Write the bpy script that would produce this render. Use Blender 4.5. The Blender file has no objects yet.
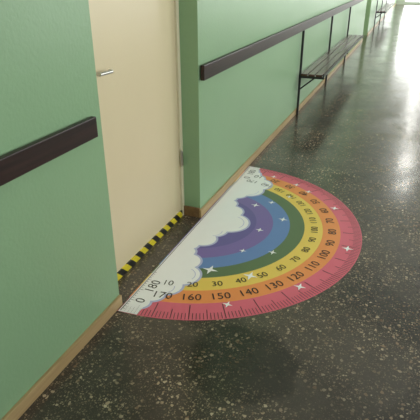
import bpy, bmesh, math, random
from mathutils import Vector, Matrix
random.seed(4)
sc=bpy.context.scene
try:
    sc.view_settings.view_transform='Standard'
except Exception: pass
# ---------------------------------------------------------------- helpers
def link(o): bpy.context.collection.objects.link(o); return o
def nmat(name):
    m=bpy.data.materials.new(name); m.use_nodes=True
    nt=m.node_tree; b=nt.nodes['Principled BSDF']
    return m,nt,b
def simple(name,col,rough=0.5,metal=0.0,bump=0.0,bscale=40,var=0.0,vscale=6,spec=0.5):
    m,nt,b=nmat(name)
    b.inputs['Roughness'].default_value=rough; b.inputs['Metallic'].default_value=metal
    b.inputs['Specular IOR Level'].default_value=spec
    tc=nt.nodes.new('ShaderNodeTexCoord')
    n=nt.nodes.new('ShaderNodeTexNoise'); n.inputs['Scale'].default_value=vscale; n.inputs['Detail'].default_value=4
    nt.links.new(tc.outputs['Object'],n.inputs['Vector'])
    mx=nt.nodes.new('ShaderNodeMix'); mx.data_type='RGBA'
    mx.inputs[6].default_value=(*[c*(1-var) for c in col],1); mx.inputs[7].default_value=(*[min(1,c*(1+var)) for c in col],1)
    nt.links.new(n.outputs['Fac'],mx.inputs[0]); nt.links.new(mx.outputs[2],b.inputs['Base Color'])
    if bump>0:
        n2=nt.nodes.new('ShaderNodeTexNoise'); n2.inputs['Scale'].default_value=bscale; n2.inputs['Detail'].default_value=3
        nt.links.new(tc.outputs['Object'],n2.inputs['Vector'])
        bp=nt.nodes.new('ShaderNodeBump'); bp.inputs['Strength'].default_value=bump; bp.inputs['Distance'].default_value=0.01
        nt.links.new(n2.outputs['Fac'],bp.inputs['Height']); nt.links.new(bp.outputs['Normal'],b.inputs['Normal'])
    return m
def wood(name,c1,c2,rough=0.35,scale=(30,1.5,30)):
    m,nt,b=nmat(name)
    tc=nt.nodes.new('ShaderNodeTexCoord'); mp=nt.nodes.new('ShaderNodeMapping'); mp.inputs['Scale'].default_value=scale
    n=nt.nodes.new('ShaderNodeTexNoise'); n.inputs['Scale'].default_value=1.5; n.inputs['Detail'].default_value=6; n.inputs['Distortion'].default_value=0.6
    r=nt.nodes.new('ShaderNodeValToRGB'); r.color_ramp.elements[0].position=0.3; r.color_ramp.elements[1].position=0.7
    r.color_ramp.elements[0].color=(*c1,1); r.color_ramp.elements[1].color=(*c2,1)
    nt.links.new(tc.outputs['Object'],mp.inputs['Vector']); nt.links.new(mp.outputs[0],n.inputs['Vector'])
    nt.links.new(n.outputs['Fac'],r.inputs[0]); nt.links.new(r.outputs[0],b.inputs['Base Color'])
    b.inputs['Roughness'].default_value=rough
    return m
def box_bm(bm,x0,x1,y0,y1,z0,z1,mi=0,bev=0.0):
    r=bmesh.ops.create_cube(bm,size=1.0)
    vs=r['verts']
    for v in vs:
        v.co=Vector(((x0+x1)/2+v.co.x*(x1-x0),(y0+y1)/2+v.co.y*(y1-y0),(z0+z1)/2+v.co.z*(z1-z0)))
    fs=set(f for v in vs for f in v.link_faces)
    for f in fs: f.material_index=mi
    if bev>0:
        es=list(set(e for v in vs for e in v.link_edges))
        bmesh.ops.bevel(bm,geom=es,offset=bev,segments=2,profile=0.6,affect='EDGES')
def cyl_bm(bm,p0,p1,r,mi=0,seg=16):
    p0=Vector(p0);p1=Vector(p1);d=p1-p0
    q=bmesh.ops.create_cone(bm,cap_ends=True,segments=seg,radius1=r,radius2=r,depth=d.length)
    M=Matrix.Translation((p0+p1)/2)@d.to_track_quat('Z','Y').to_matrix().to_4x4()
    bmesh.ops.transform(bm,matrix=M,verts=q['verts'])
    for f in set(f for v in q['verts'] for f in v.link_faces): f.material_index=mi
def finish(bm,name,mats,parent=None):
    me=bpy.data.meshes.new(name); bm.to_mesh(me); bm.free()
    for m in (mats if isinstance(mats,list) else [mats]): me.materials.append(m)
    o=link(bpy.data.objects.new(name,me))
    if parent: o.parent=parent
    return o
def boxes(name,lst,mats,parent=None,bev=0.0):
    bm=bmesh.new()
    for b in lst: box_bm(bm,*b[:6],mi=(b[6] if len(b)>6 else 0),bev=bev)
    return finish(bm,name,mats,parent)
def empty(name,loc=(0,0,0)):
    e=link(bpy.data.objects.new(name,None)); e.location=loc; e.empty_display_size=0.1; return e

# ---------------------------------------------------------------- dimensions
Y1,Y2=1.763,2.852        # door recess
Y3,Y4=12.9,14.1          # far recess
YE,YB=27.0,-2.6          # corridor ends
XR=2.75                  # right wall
H=3.0; D=0.135

# ---------------------------------------------------------------- materials
green=simple('wall_green_paint',(0.258,0.415,0.238),0.38,bump=0.12,bscale=60,var=0.06,vscale=2.0)
white=simple('ceiling_white',(0.75,0.76,0.72),0.8)
cream=simple('door_cream_paint',(0.72,0.62,0.41),0.35,bump=0.06,bscale=25,var=0.03,vscale=3)
cream2=simple('door_frame_paint',(0.72,0.66,0.48),0.35)
base=wood('baseboard_wood',(0.36,0.24,0.11),(0.50,0.36,0.18),0.4)
basedark=wood('baseboard_wood_dark',(0.16,0.09,0.04),(0.25,0.15,0.07),0.4)
rail=wood('rail_dark_wood',(0.012,0.005,0.004),(0.034,0.014,0.011),0.42)
steel=simple('handle_steel',(0.55,0.55,0.53),0.3,1.0)
black=simple('bench_black_steel',(0.02,0.02,0.022),0.4)
benchw=wood('bench_seat_wood',(0.05,0.022,0.016),(0.10,0.05,0.035),0.25)
def tape():
    m,nt,b=nmat('hazard_tape')
    tc=nt.nodes.new('ShaderNodeTexCoord'); sp=nt.nodes.new('ShaderNodeSeparateXYZ')
    nt.links.new(tc.outputs['Object'],sp.inputs[0])
    a=nt.nodes.new('ShaderNodeMath'); a.operation='ADD'
    nt.links.new(sp.outputs['Y'],a.inputs[0]); nt.links.new(sp.outputs['Z'],a.inputs[1])
    k=nt.nodes.new('ShaderNodeMath'); k.operation='MULTIPLY'; k.inputs[1].default_value=1/0.105
    f=nt.nodes.new('ShaderNodeMath'); f.operation='FRACT'
    g=nt.nodes.new('ShaderNodeMath'); g.operation='GREATER_THAN'; g.inputs[1].default_value=0.5
    nt.links.new(a.outputs[0],k.inputs[0]); nt.links.new(k.outputs[0],f.inputs[0]); nt.links.new(f.outputs[0],g.inputs[0])
    mx=nt.nodes.new('ShaderNodeMix'); mx.data_type='RGBA'
    mx.inputs[6].default_value=(0.01,0.01,0.01,1); mx.inputs[7].default_value=(0.75,0.62,0.03,1)
    nt.links.new(g.outputs[0],mx.inputs[0]); nt.links.new(mx.outputs[2],b.inputs['Base Color'])
    b.inputs['Roughness'].default_value=0.4
    return m
def terrazzo():
    m,nt,b=nmat('terrazzo_floor')
    N=nt.nodes.new; L=nt.links.new
    tc=N('ShaderNodeTexCoord')
    wn=N('ShaderNodeTexNoise'); wn.inputs['Scale'].default_value=45; L(tc.outputs['Object'],wn.inputs['Vector'])
    wv=N('ShaderNodeVectorMath'); wv.operation='MULTIPLY_ADD'; wv.inputs[1].default_value=(0.018,0.018,0)
    L(wn.outputs['Color'],wv.inputs[0]); L(tc.outputs['Object'],wv.inputs[2])
    big=N('ShaderNodeTexNoise'); big.inputs['Scale'].default_value=1.6; big.inputs['Detail'].default_value=7; big.inputs['Roughness'].default_value=0.6; big.inputs['Distortion'].default_value=0.7; L(tc.outputs['Object'],big.inputs['Vector'])
    br=N('ShaderNodeValToRGB'); br.color_ramp.elements[0].position=0.36; br.color_ramp.elements[1].position=0.64
    br.color_ramp.elements[0].color=(0.027,0.021,0.017,1); br.color_ramp.elements[1].color=(0.078,0.064,0.050,1)
    L(big.outputs['Fac'],br.inputs[0])
    cur=br.outputs[0]
    gr=N('ShaderNodeTexNoise'); gr.inputs['Scale'].default_value=2.3; gr.inputs['Detail'].default_value=7; gr.inputs['Roughness'].default_value=0.65; gr.inputs['Distortion'].default_value=0.8
    L(tc.outputs['Object'],gr.inputs['Vector'])
    gm=N('ShaderNodeMapRange'); gm.inputs['From Min'].default_value=0.40; gm.inputs['From Max'].default_value=0.58; gm.inputs['To Min'].default_value=0.20; gm.inputs['To Max'].default_value=0.85
    L(gr.outputs['Fac'],gm.inputs['Value'])
    for sc_,rad,thr,c1,c2 in [(170,0.42,0.62,(0.12,0.09,0.06),(0.28,0.22,0.15)),(90,0.43,0.68,(0.16,0.10,0.06),(0.46,0.36,0.24)),(48,0.41,0.79,(0.24,0.14,0.08),(0.60,0.48,0.33))]:
        v=N('ShaderNodeTexVoronoi'); v.voronoi_dimensions='2D'; v.inputs['Scale'].default_value=sc_; L(wv.outputs[0],v.inputs['Vector'])
        sp=N('ShaderNodeSeparateColor'); L(v.outputs['Color'],sp.inputs[0])
        g=N('ShaderNodeMath'); g.operation='GREATER_THAN'; g.inputs[1].default_value=thr; L(sp.outputs[0],g.inputs[0])
        rr=N('ShaderNodeMath'); rr.operation='MULTIPLY'; rr.inputs[1].default_value=rad; 
        ad=N('ShaderNodeMath'); ad.operation='MULTIPLY_ADD'; ad.inputs[1].default_value=0.6; ad.inputs[2].default_value=0.4; L(sp.outputs[1],ad.inputs[0]); L(ad.outputs[0],rr.inputs[0])
        l=N('ShaderNodeMath'); l.operation='LESS_THAN'; L(v.outputs['Distance'],l.inputs[0]); L(rr.outputs[0],l.inputs[1])
        mm=N('ShaderNodeMath'); mm.operation='MULTIPLY'; L(g.outputs[0],mm.inputs[0]); L(l.outputs[0],mm.inputs[1])
        m3=N('ShaderNodeMath'); m3.operation='MULTIPLY'; L(mm.outputs[0],m3.inputs[0]); L(gm.outputs[0],m3.inputs[1])
        cc=N('ShaderNodeMix'); cc.data_type='RGBA'; cc.inputs[6].default_value=(*c1,1); cc.inputs[7].default_value=(*c2,1); L(sp.outputs[2],cc.inputs[0])
        mx=N('ShaderNodeMix'); mx.data_type='RGBA'; L(m3.outputs[0],mx.inputs[0]); L(cur,mx.inputs[6]); L(cc.outputs[2],mx.inputs[7])
        cur=mx.outputs[2]
    # wiped / stained round patch
    mp=N('ShaderNodeVectorMath'); mp.operation='DISTANCE'; mp.inputs[1].default_value=(0.74,1.60,0)
    L(tc.outputs['Object'],mp.inputs[0])
    nn=N('ShaderNodeTexNoise'); nn.inputs['Scale'].default_value=7; L(tc.outputs['Object'],nn.inputs['Vector'])
    pa=N('ShaderNodeMath'); pa.operation='MULTIPLY_ADD'; pa.inputs[1].default_value=0.12; L(nn.outputs['Fac'],pa.inputs[0]); L(mp.outputs['Value'],pa.inputs[2])
    mr=N('ShaderNodeMapRange'); mr.inputs['From Min'].default_value=0.29; mr.inputs['From Max'].default_value=0.33; mr.inputs['To Min'].default_value=0.52; mr.inputs['To Max'].default_value=1.0
    L(pa.outputs[0],mr.inputs['Value'])
    mv=N('ShaderNodeMix'); mv.data_type='RGBA'; mv.blend_type='MULTIPLY'; mv.inputs[0].default_value=1
    L(cur,mv.inputs[6]); L(mr.outputs[0],mv.inputs[7]); L(mv.outputs[2],b.inputs['Base Color'])
    rm=N('ShaderNodeMapRange'); rm.inputs['From Min'].default_value=0.35; rm.inputs['From Max'].default_value=0.65; rm.inputs['To Min'].default_value=0.27; rm.inputs['To Max'].default_value=0.13
    L(gr.outputs['Fac'],rm.inputs['Value']); L(rm.outputs[0],b.inputs['Roughness'])
    bp=N('ShaderNodeBump'); bp.inputs['Strength'].default_value=0.10; bp.inputs['Distance'].default_value=0.008
    bn=N('ShaderNodeTexNoise'); bn.inputs['Scale'].default_value=9; L(tc.outputs['Object'],bn.inputs['Vector']); L(bn.outputs['Fac'],bp.inputs['Height']); L(bp.outputs['Normal'],b.inputs['Normal'])
    b.inputs['Specular IOR Level'].default_value=0.6
    return m
tz=terrazzo(); tp=tape()

# ---------------------------------------------------------------- room shell
boxes('floor',[(-0.6,XR+0.3,YB-0.2,YE+0.2,-0.15,0)],tz)
boxes('ceiling',[(-0.6,XR+0.3,YB-0.2,YE+0.2,H,H+0.15)],white)
boxes('wall_left',[(-0.4,0,YB,Y1,0,H),(-0.4,0,Y1,Y2,2.12,H),(-0.4,-D-0.05,Y1,Y2,0,2.12),
    (-0.4,0,Y2,Y3,0,H),(-0.4,0,Y3,Y4,2.12,H),(-0.4,-D-0.05,Y3,Y4,0,2.12),(-0.4,0,Y4,YE,0,H)],green)
boxes('wall_back',[(-0.4,XR+0.2,YB-0.2,YB,0,H)],green)
wins=[(-1.7,0.1),(1.1,2.9),(4.0,5.8),(7.0,8.8),(10.0,11.8),(14,15.8),(18,19.8),(22,23.8)]
ws=[];prev=YB
for a,bb in wins:
    ws.append((XR,XR+0.25,prev,a,0,H)); ws.append((XR,XR+0.25,a,bb,0,0.9)); ws.append((XR,XR+0.25,a,bb,2.5,H)); prev=bb
ws.append((XR,XR+0.25,prev,YE,0,H))
boxes('wall_right',ws,green)
boxes('wall_end',[(-0.4,0.35,YE,YE+0.2,0,H),(2.3,XR+0.2,YE,YE+0.2,0,H),(0.35,2.3,YE,YE+0.2,2.6,H)],white)
frame=simple('window_white_frame',(0.8,0.8,0.78),0.4)
for i,(a,bb) in enumerate(wins):
    boxes('window_%d'%(i+1),[(XR+0.08,XR+0.14,a,a+0.06,0.9,2.5),(XR+0.08,XR+0.14,bb-0.06,bb,0.9,2.5),(XR+0.08,XR+0.14,(a+bb)/2-0.03,(a+bb)/2+0.03,0.9,2.5),
        (XR+0.08,XR+0.14,a,bb,0.9,0.96),(XR+0.08,XR+0.14,a,bb,2.44,2.5)],frame)
boxes('window_9',[(0.35,0.43,YE+0.05,YE+0.12,0,2.6),(2.22,2.3,YE+0.05,YE+0.12,0,2.6),(1.25,1.41,YE+0.05,YE+0.12,0,2.6),(0.43,2.22,YE+0.05,YE+0.12,2.52,2.6),(0.43,2.22,YE+0.05,YE+0.12,0,0.12)],frame)
BH=0.062
boxes('baseboard_left',[(0,0.016,YB,Y1,0,BH),(0,0.016,Y2-0.016,Y3,0,BH),(0,0.016,Y4,YE,0,BH)],base,bev=0.003)
boxes('baseboard_recess',[(-D+0.012,0.0,Y2-0.016,Y2,0,BH+0.01)],basedark,bev=0.003)
boxes('baseboard_right',[(XR-0.016,XR,YB,YE,0,BH)],base)

# ---------------------------------------------------------------- door
def door(name,a,b_,hy):
    e=empty(name,(-D,(a+b_)/2,0))
    bpy.context.view_layer.update()
    out=[]
    out.append(boxes('leaf',[(-D-0.045,-D,a+0.035,b_-0.035,0.012,2.075)],cream,bev=0.003))
    out.append(boxes('frame',[(-D-0.05,-D+0.014,a,a+0.034,0,2.12),(-D-0.05,-D+0.014,b_-0.034,b_,0,2.12),(-D-0.05,-D+0.014,a+0.034,b_-0.034,2.08,2.12)],cream2,bev=0.003))
    out.append(boxes('hazard_tape_threshold',[(-D-0.002,-D+0.012,a+0.034,b_-0.034,0.0,0.045)],tp,bev=0.002))
    bm=bmesh.new()
    z=1.165
    box_bm(bm,-D,-D+0.006,hy-0.022,hy+0.022,z-0.035,z+0.035,0,0.003)
    cyl_bm(bm,(-D,hy,z),(-D+0.055,hy,z),0.009)
    cyl_bm(bm,(-D+0.05,hy-0.008,z),(-D+0.05,hy+0.095,z-0.003),0.0085)
    cyl_bm(bm,(-D+0.05,hy+0.095,z-0.003),(-D+0.03,hy+0.105,z-0.003),0.0085)
    out.append(finish(bm,'lever_handle',steel))
    bm=bmesh.new()
    cyl_bm(bm,(-D,hy,z-0.11),(-D+0.004,hy,z-0.11),0.014); box_bm(bm,-D+0.003,-D+0.006,hy-0.003,hy+0.003,z-0.122,z-0.10)
    out.append(finish(bm,'keyhole_escutcheon',steel))
    bm=bmesh.new()
    for hz in (0.44,1.75):
        cyl_bm(bm,(-D+0.018,b_-0.034,hz-0.05),(-D+0.018,b_-0.034,hz+0.05),0.010); cyl_bm(bm,(-D+0.018,b_-0.034,hz-0.058),(-D+0.018,b_-0.034,hz+0.058),0.006)
    out.append(finish(bm,'hinges',steel))
    for o in out:
        o.parent=e; o.matrix_parent_inverse=e.matrix_world.inverted()
    return e
door('door_1',Y1,Y2,1.92)
door('door_2',Y3,Y4,Y3+0.15)

# ---------------------------------------------------------------- wall rails
def railb(name,a,b_,z0,z1):
    bm=bmesh.new(); box_bm(bm,0.008,0.034,a,b_,z0,z1,0,0.005)
    n=max(2,int((b_-a)/1.2)+1)
    for i in range(n):
        yy=a+0.12+(b_-a-0.24)*i/(n-1); box_bm(bm,0,0.009,yy-0.03,yy+0.03,z0+0.02,z1-0.02,0)
    return finish(bm,name,rail)
railb('wooden_wall_rail',-2.4,1.685,0.953,1.042)
railb('wooden_wall_rail',Y2+0.015,12.75,0.963,1.058)
railb('wooden_wall_rail',Y4+0.1,26.0,0.963,1.058)

# ---------------------------------------------------------------- benches
def bench(a,b_):
    e=empty('wall_bench',(0,(a+b_)/2,0)); bpy.context.view_layer.update(); out=[]
    sl=[(0.045+i*0.085,0.045+i*0.085+0.072,a,b_,0.465,0.49) for i in range(3)]
    out.append(boxes('seat_slats',sl,benchw,bev=0.004))
    bm=bmesh.new(); n=3
    for i in range(n):
        y=a+0.03+(b_-a-0.06)*i/(n-1)
        box_bm(bm,0.0165,0.042,y-0.0125,y+0.0125,0.0,0.965,0,0.002)
        box_bm(bm,0.0165,0.31,y-0.0125,y+0.0125,0.438,0.465,0,0.002)
        cyl_bm(bm,(0.03,y,0.30),(0.20,y,0.445),0.009)
        box_bm(bm,0.298,0.312,y-0.0125,y+0.0125,0.438,0.498,0,0.002)
    box_bm(bm,0.298,0.312,a,b_,0.462,0.486,0,0.002)
    out.append(finish(bm,'steel_frame',black))
    for o in out: o.parent=e; o.matrix_parent_inverse=e.matrix_world.inverted()
bench(5.78,9.8)
bench(15.6,19.6)

# ---------------------------------------------------------------- protractor decal
XC,YC,R=0.014,2.816,1.110
def dmat(n,c,r=0.38): return simple(n,c,r,var=0.02,vscale=12)
pal=dict(pink=(0.72,0.14,0.20),orange=(0.85,0.30,0.09),yellow=(0.84,0.61,0.12),green=(0.115,0.18,0.085),blue=(0.14,0.25,0.52),violet=(0.21,0.15,0.41),lilac=(0.50,0.52,0.74),white=(0.94,0.94,0.93),ink=(0.03,0.022,0.022),indigo=(0.15,0.12,0.35))
keys=list(pal); dm=[dmat('decal_'+k,pal[k]) for k in keys]; K={k:i for i,k in enumerate(keys)}
bm=bmesh.new()
def P(u,v,z): return Vector((XC+v,YC+u,z))
def pol(r,al,z):
    t=math.radians(al); return P(-r*math.cos(t)*R,r*math.sin(t)*R,z)
def up(f):
    f.normal_update()
    if f.normal.z<0: f.normal_flip()
def sector(r0,r1,mi,z,n=120,a0=0,a1=180):
    for i in range(n):
        t0=a0+(a1-a0)*i/n; t1=a0+(a1-a0)*(i+1)/n
        if r0<1e-4: vs=[pol(0,0,z),pol(r1,t0,z),pol(r1,t1,z)]
        else: vs=[pol(r0,t0,z),pol(r1,t0,z),pol(r1,t1,z),pol(r0,t1,z)]
        f=bm.faces.new([bm.verts.new(v) for v in vs]); f.material_index=mi; up(f)
z0=0.0012
sector(0,0.36,K['indigo'],z0); sector(0.36,0.465,K['violet'],z0); sector(0.465,0.57,K['blue'],z0); sector(0.57,0.66,K['green'],z0)
sector(0.66,0.77,K['yellow'],z0); sector(0.77,0.875,K['orange'],z0); sector(0.875,1.0,K['pink'],z0)
def poly(pts,mi):
    f=bm.faces.new([bm.verts.new(p) for p in pts]); f.material_index=mi; up(f)
zt=0.0026
for d in range(0,181):
    L=0.95
    w=0.0016
    if d%5==0: L=0.925; w=0.0018
    if d%10==0: L=0.890; w=0.0022
    t=math.radians(d); e=Vector((math.sin(t),-math.cos(t),0)); s=Vector((math.cos(t),math.sin(t),0))
    c=Vector((XC,YC,zt))
    if d in(0,180): c=c+Vector((0.004,0,0))
    poly([c+e*L*R-s*w,c+e*0.995*R-s*w,c+e*0.995*R+s*w,c+e*L*R+s*w],K['ink'])
clouds=[(-1.0,0.08,0.05),(-0.91,0.11,0.062),(-0.81,0.15,0.08),(-0.68,0.18,0.10),(-0.54,0.14,0.085),(-0.44,0.09,0.06),(-0.35,0.08,0.055),
        (-0.25,0.13,0.085),(-0.11,0.15,0.09),(0.03,0.21,0.135),(0.19,0.15,0.10),(0.31,0.09,0.075),(0.41,0.08,0.05),(0.50,0.11,0.07),(0.61,0.17,0.11),(0.75,0.20,0.11),(0.86,0.14,0.08),(0.95,0.10,0.06),(1.02,0.08,0.045)]
def cloudband(grow,mi,z,lo):
    us=[-1.095+2.19*i/730 for i in range(731)]
    def top(u):
        h=lo+0.004
        for cu,cv,r in clouds:
            q=(r+grow)**2-(u-cu)**2
            if q>0: h=max(h,cv+math.sqrt(q))
        return max(lo+0.002,min(h,math.sqrt(max(0,(R*0.998)**2-u*u))))
    hs=[top(u) for u in us]
    for i in range(730):
        poly([P(us[i],lo,z),P(us[i+1],lo,z),P(us[i+1],hs[i+1],z),P(us[i],hs[i],z)],mi)
cloudband(0.014,K['lilac'],0.0018,0.05)
cloudband(0.0,K['white'],0.0023,0.05)
def arcline(u,v,r,t0,t1,mi,z,w=0.004):
    n=18
    for i in range(n):
        a=math.radians(t0+(t1-t0)*i/n); b2=math.radians(t0+(t1-t0)*(i+1)/n)
        poly([P(u+(r-w)*math.cos(a),v+(r-w)*math.sin(a),z),P(u+r*math.cos(a),v+r*math.sin(a),z),P(u+r*math.cos(b2),v+r*math.sin(b2),z),P(u+(r-w)*math.cos(b2),v+(r-w)*math.sin(b2),z)],mi)
for u,v,r,t0,t1 in [(-0.68,0.18,0.075,20,110),(-0.13,0.15,0.065,70,160),(0.03,0.21,0.105,15,120),(0.75,0.19,0.08,30,120),(0.60,0.17,0.08,80,165),(-0.83,0.14,0.055,60,150)]:
    arcline(u,v,r,t0,t1,K['lilac'],0.0025)
poly([P(-R,0.008,zt),P(R,0.008,zt),P(R*0.993,0.115,zt),P(-R*0.993,0.115,zt)],K['white'])
zk=0.003
poly([P(-R*0.99,0.014,zk),P(R*0.99,0.014,zk),P(R*0.99,0.018,zk),P(-R*0.99,0.018,zk)],K['ink'])
for i in range(-54,55):
    u=i*0.02; L=0.030 if i%5 else 0.042
    if abs(i)>=36: poly([P(u-0.0013,0.0185,zk),P(u+0.0013,0.0185,zk),P(u+0.0013,L,zk),P(u-0.0013,L,zk)],K['ink'])
def star(u,v,r,mi,z=0.0034,rot=0.0):
    pts=[]
    for i in range(8):
        t=rot+math.pi*i/4; q=r if i%2==0 else r*0.30
        pts.append(P(u+q*math.cos(t),v+q*math.sin(t),z))
    poly(pts,mi)
for u,v,r in [(-0.576,0.31,0.05),(-0.55,0.55,0.045),(-0.03,1.03,0.038),(0.21,0.55,0.035),(-0.55,0.84,0.036),(0.36,0.30,0.035),(0.0,0.44,0.03),(0.525,0.86,0.035),
              (-0.30,0.42,0.025),(0.45,0.40,0.03),(0.85,0.50,0.03),(-0.25,0.60,0.03),(0.75,0.62,0.03),(-0.85,0.52,0.03),(0.95,0.28,0.03),(0.60,0.50,0.025)]:
    star(u,v,r,K['white'])
def text(s,pos,xdir,size,mi):
    cu=bpy.data.curves.new('t','FONT'); cu.body=s; cu.size=size; cu.align_x='CENTER'; cu.align_y='CENTER'; cu.resolution_u=3
    o=bpy.data.objects.new('t',cu); link(o); bpy.context.view_layer.update()
    dg=bpy.context.evaluated_depsgraph_get(); me=o.evaluated_get(dg).to_mesh()
    X=Vector(xdir).normalized(); Z=Vector((0,0,1)); Y=Z.cross(X)
    vs=[bm.verts.new(Vector(pos)+X*v.co.x+Y*v.co.y) for v in me.vertices]
    for p in me.polygons:
        try:
            f=bm.faces.new([vs[i] for i in p.vertices]); f.material_index=mi; up(f)
        except Exception: pass
    o.evaluated_get(dg).to_mesh_clear(); bpy.data.objects.remove(o)
for d in range(10,180,10):
    t=math.radians(d); xd=(math.cos(t),math.sin(t),0)
    text(str(180-d),pol(0.828,d,0.0032),xd,0.078,K['ink'])
    text(str(d),pol(0.722,d,0.0032),xd,0.066,K['ink'])
for u,s in ((-0.99,'0'),(-0.85,'180'),(0.85,'0'),(0.98,'180')):
    text(s,P(u,0.075,0.0032),(0,1,0),0.078,K['ink'])
finish(bm,'rainbow_protractor_floor_decal',dm)

# ---------------------------------------------------------------- lights
w=bpy.data.worlds.new('World'); sc.world=w; w.use_nodes=True
bg=w.node_tree.nodes['Background']; bg.inputs[0].default_value=(0.95,0.98,1.0,1); bg.inputs[1].default_value=2.2
def area(name,loc,rot,sx,sy,pw,col=(1,1,1)):
    l=bpy.data.lights.new(name,'AREA'); l.shape='RECTANGLE'; l.size=sx; l.size_y=sy; l.energy=pw; l.color=col
    o=link(bpy.data.objects.new(name,l)); o.location=loc; o.rotation_euler=rot; return o
pws=[15,20,32,38,42,46,50,50]
for i,(a,bb) in enumerate(wins):
    area('window_daylight',(XR+0.06,(a+bb)/2,1.7),(0,math.radians(90),0),1.5,1.7,pws[i],(1.0,0.985,0.965))
area('end_window_daylight',(1.33,YE+0.03,1.3),(math.radians(-90),0,0),1.8,2.4,130,(1,0.99,0.97))
em,nt,b=nmat('lamp_diffuser'); b.inputs['Emission Color'].default_value=(1,0.98,0.92,1); b.inputs['Emission Strength'].default_value=26
for y in (12.3,17.5,22.5):
    e=empty('ceiling_lamp',(1.5,y,H)); bpy.context.view_layer.update()
    for o in (boxes('housing',[(1.37,1.63,y-0.65,y+0.65,H-0.06,H)],frame),boxes('diffuser',[(1.39,1.61,y-0.62,y+0.62,H-0.075,H-0.06)],em)):
        o.parent=e; o.matrix_parent_inverse=e.matrix_world.inverted()

# ---------------------------------------------------------------- camera
f,psi,th,ro=486.2,0.38546,0.4616,-0.00339
F=Vector((-math.sin(psi)*math.cos(th),math.cos(psi)*math.cos(th),-math.sin(th)))
R0=Vector((math.cos(psi),math.sin(psi),0)); U0=R0.cross(F)
Rv=R0*math.cos(ro)+U0*math.sin(ro); Uv=-R0*math.sin(ro)+U0*math.cos(ro)
M=Matrix((( Rv.x,Uv.x,-F.x,1.2332),(Rv.y,Uv.y,-F.y,0),(Rv.z,Uv.z,-F.z,1.6),(0,0,0,1)))
cd=bpy.data.cameras.new('camera'); cd.sensor_width=36; cd.lens=36*f/420; cd.clip_start=0.01
co=link(bpy.data.objects.new('camera',cd)); co.matrix_world=M; sc.camera=co
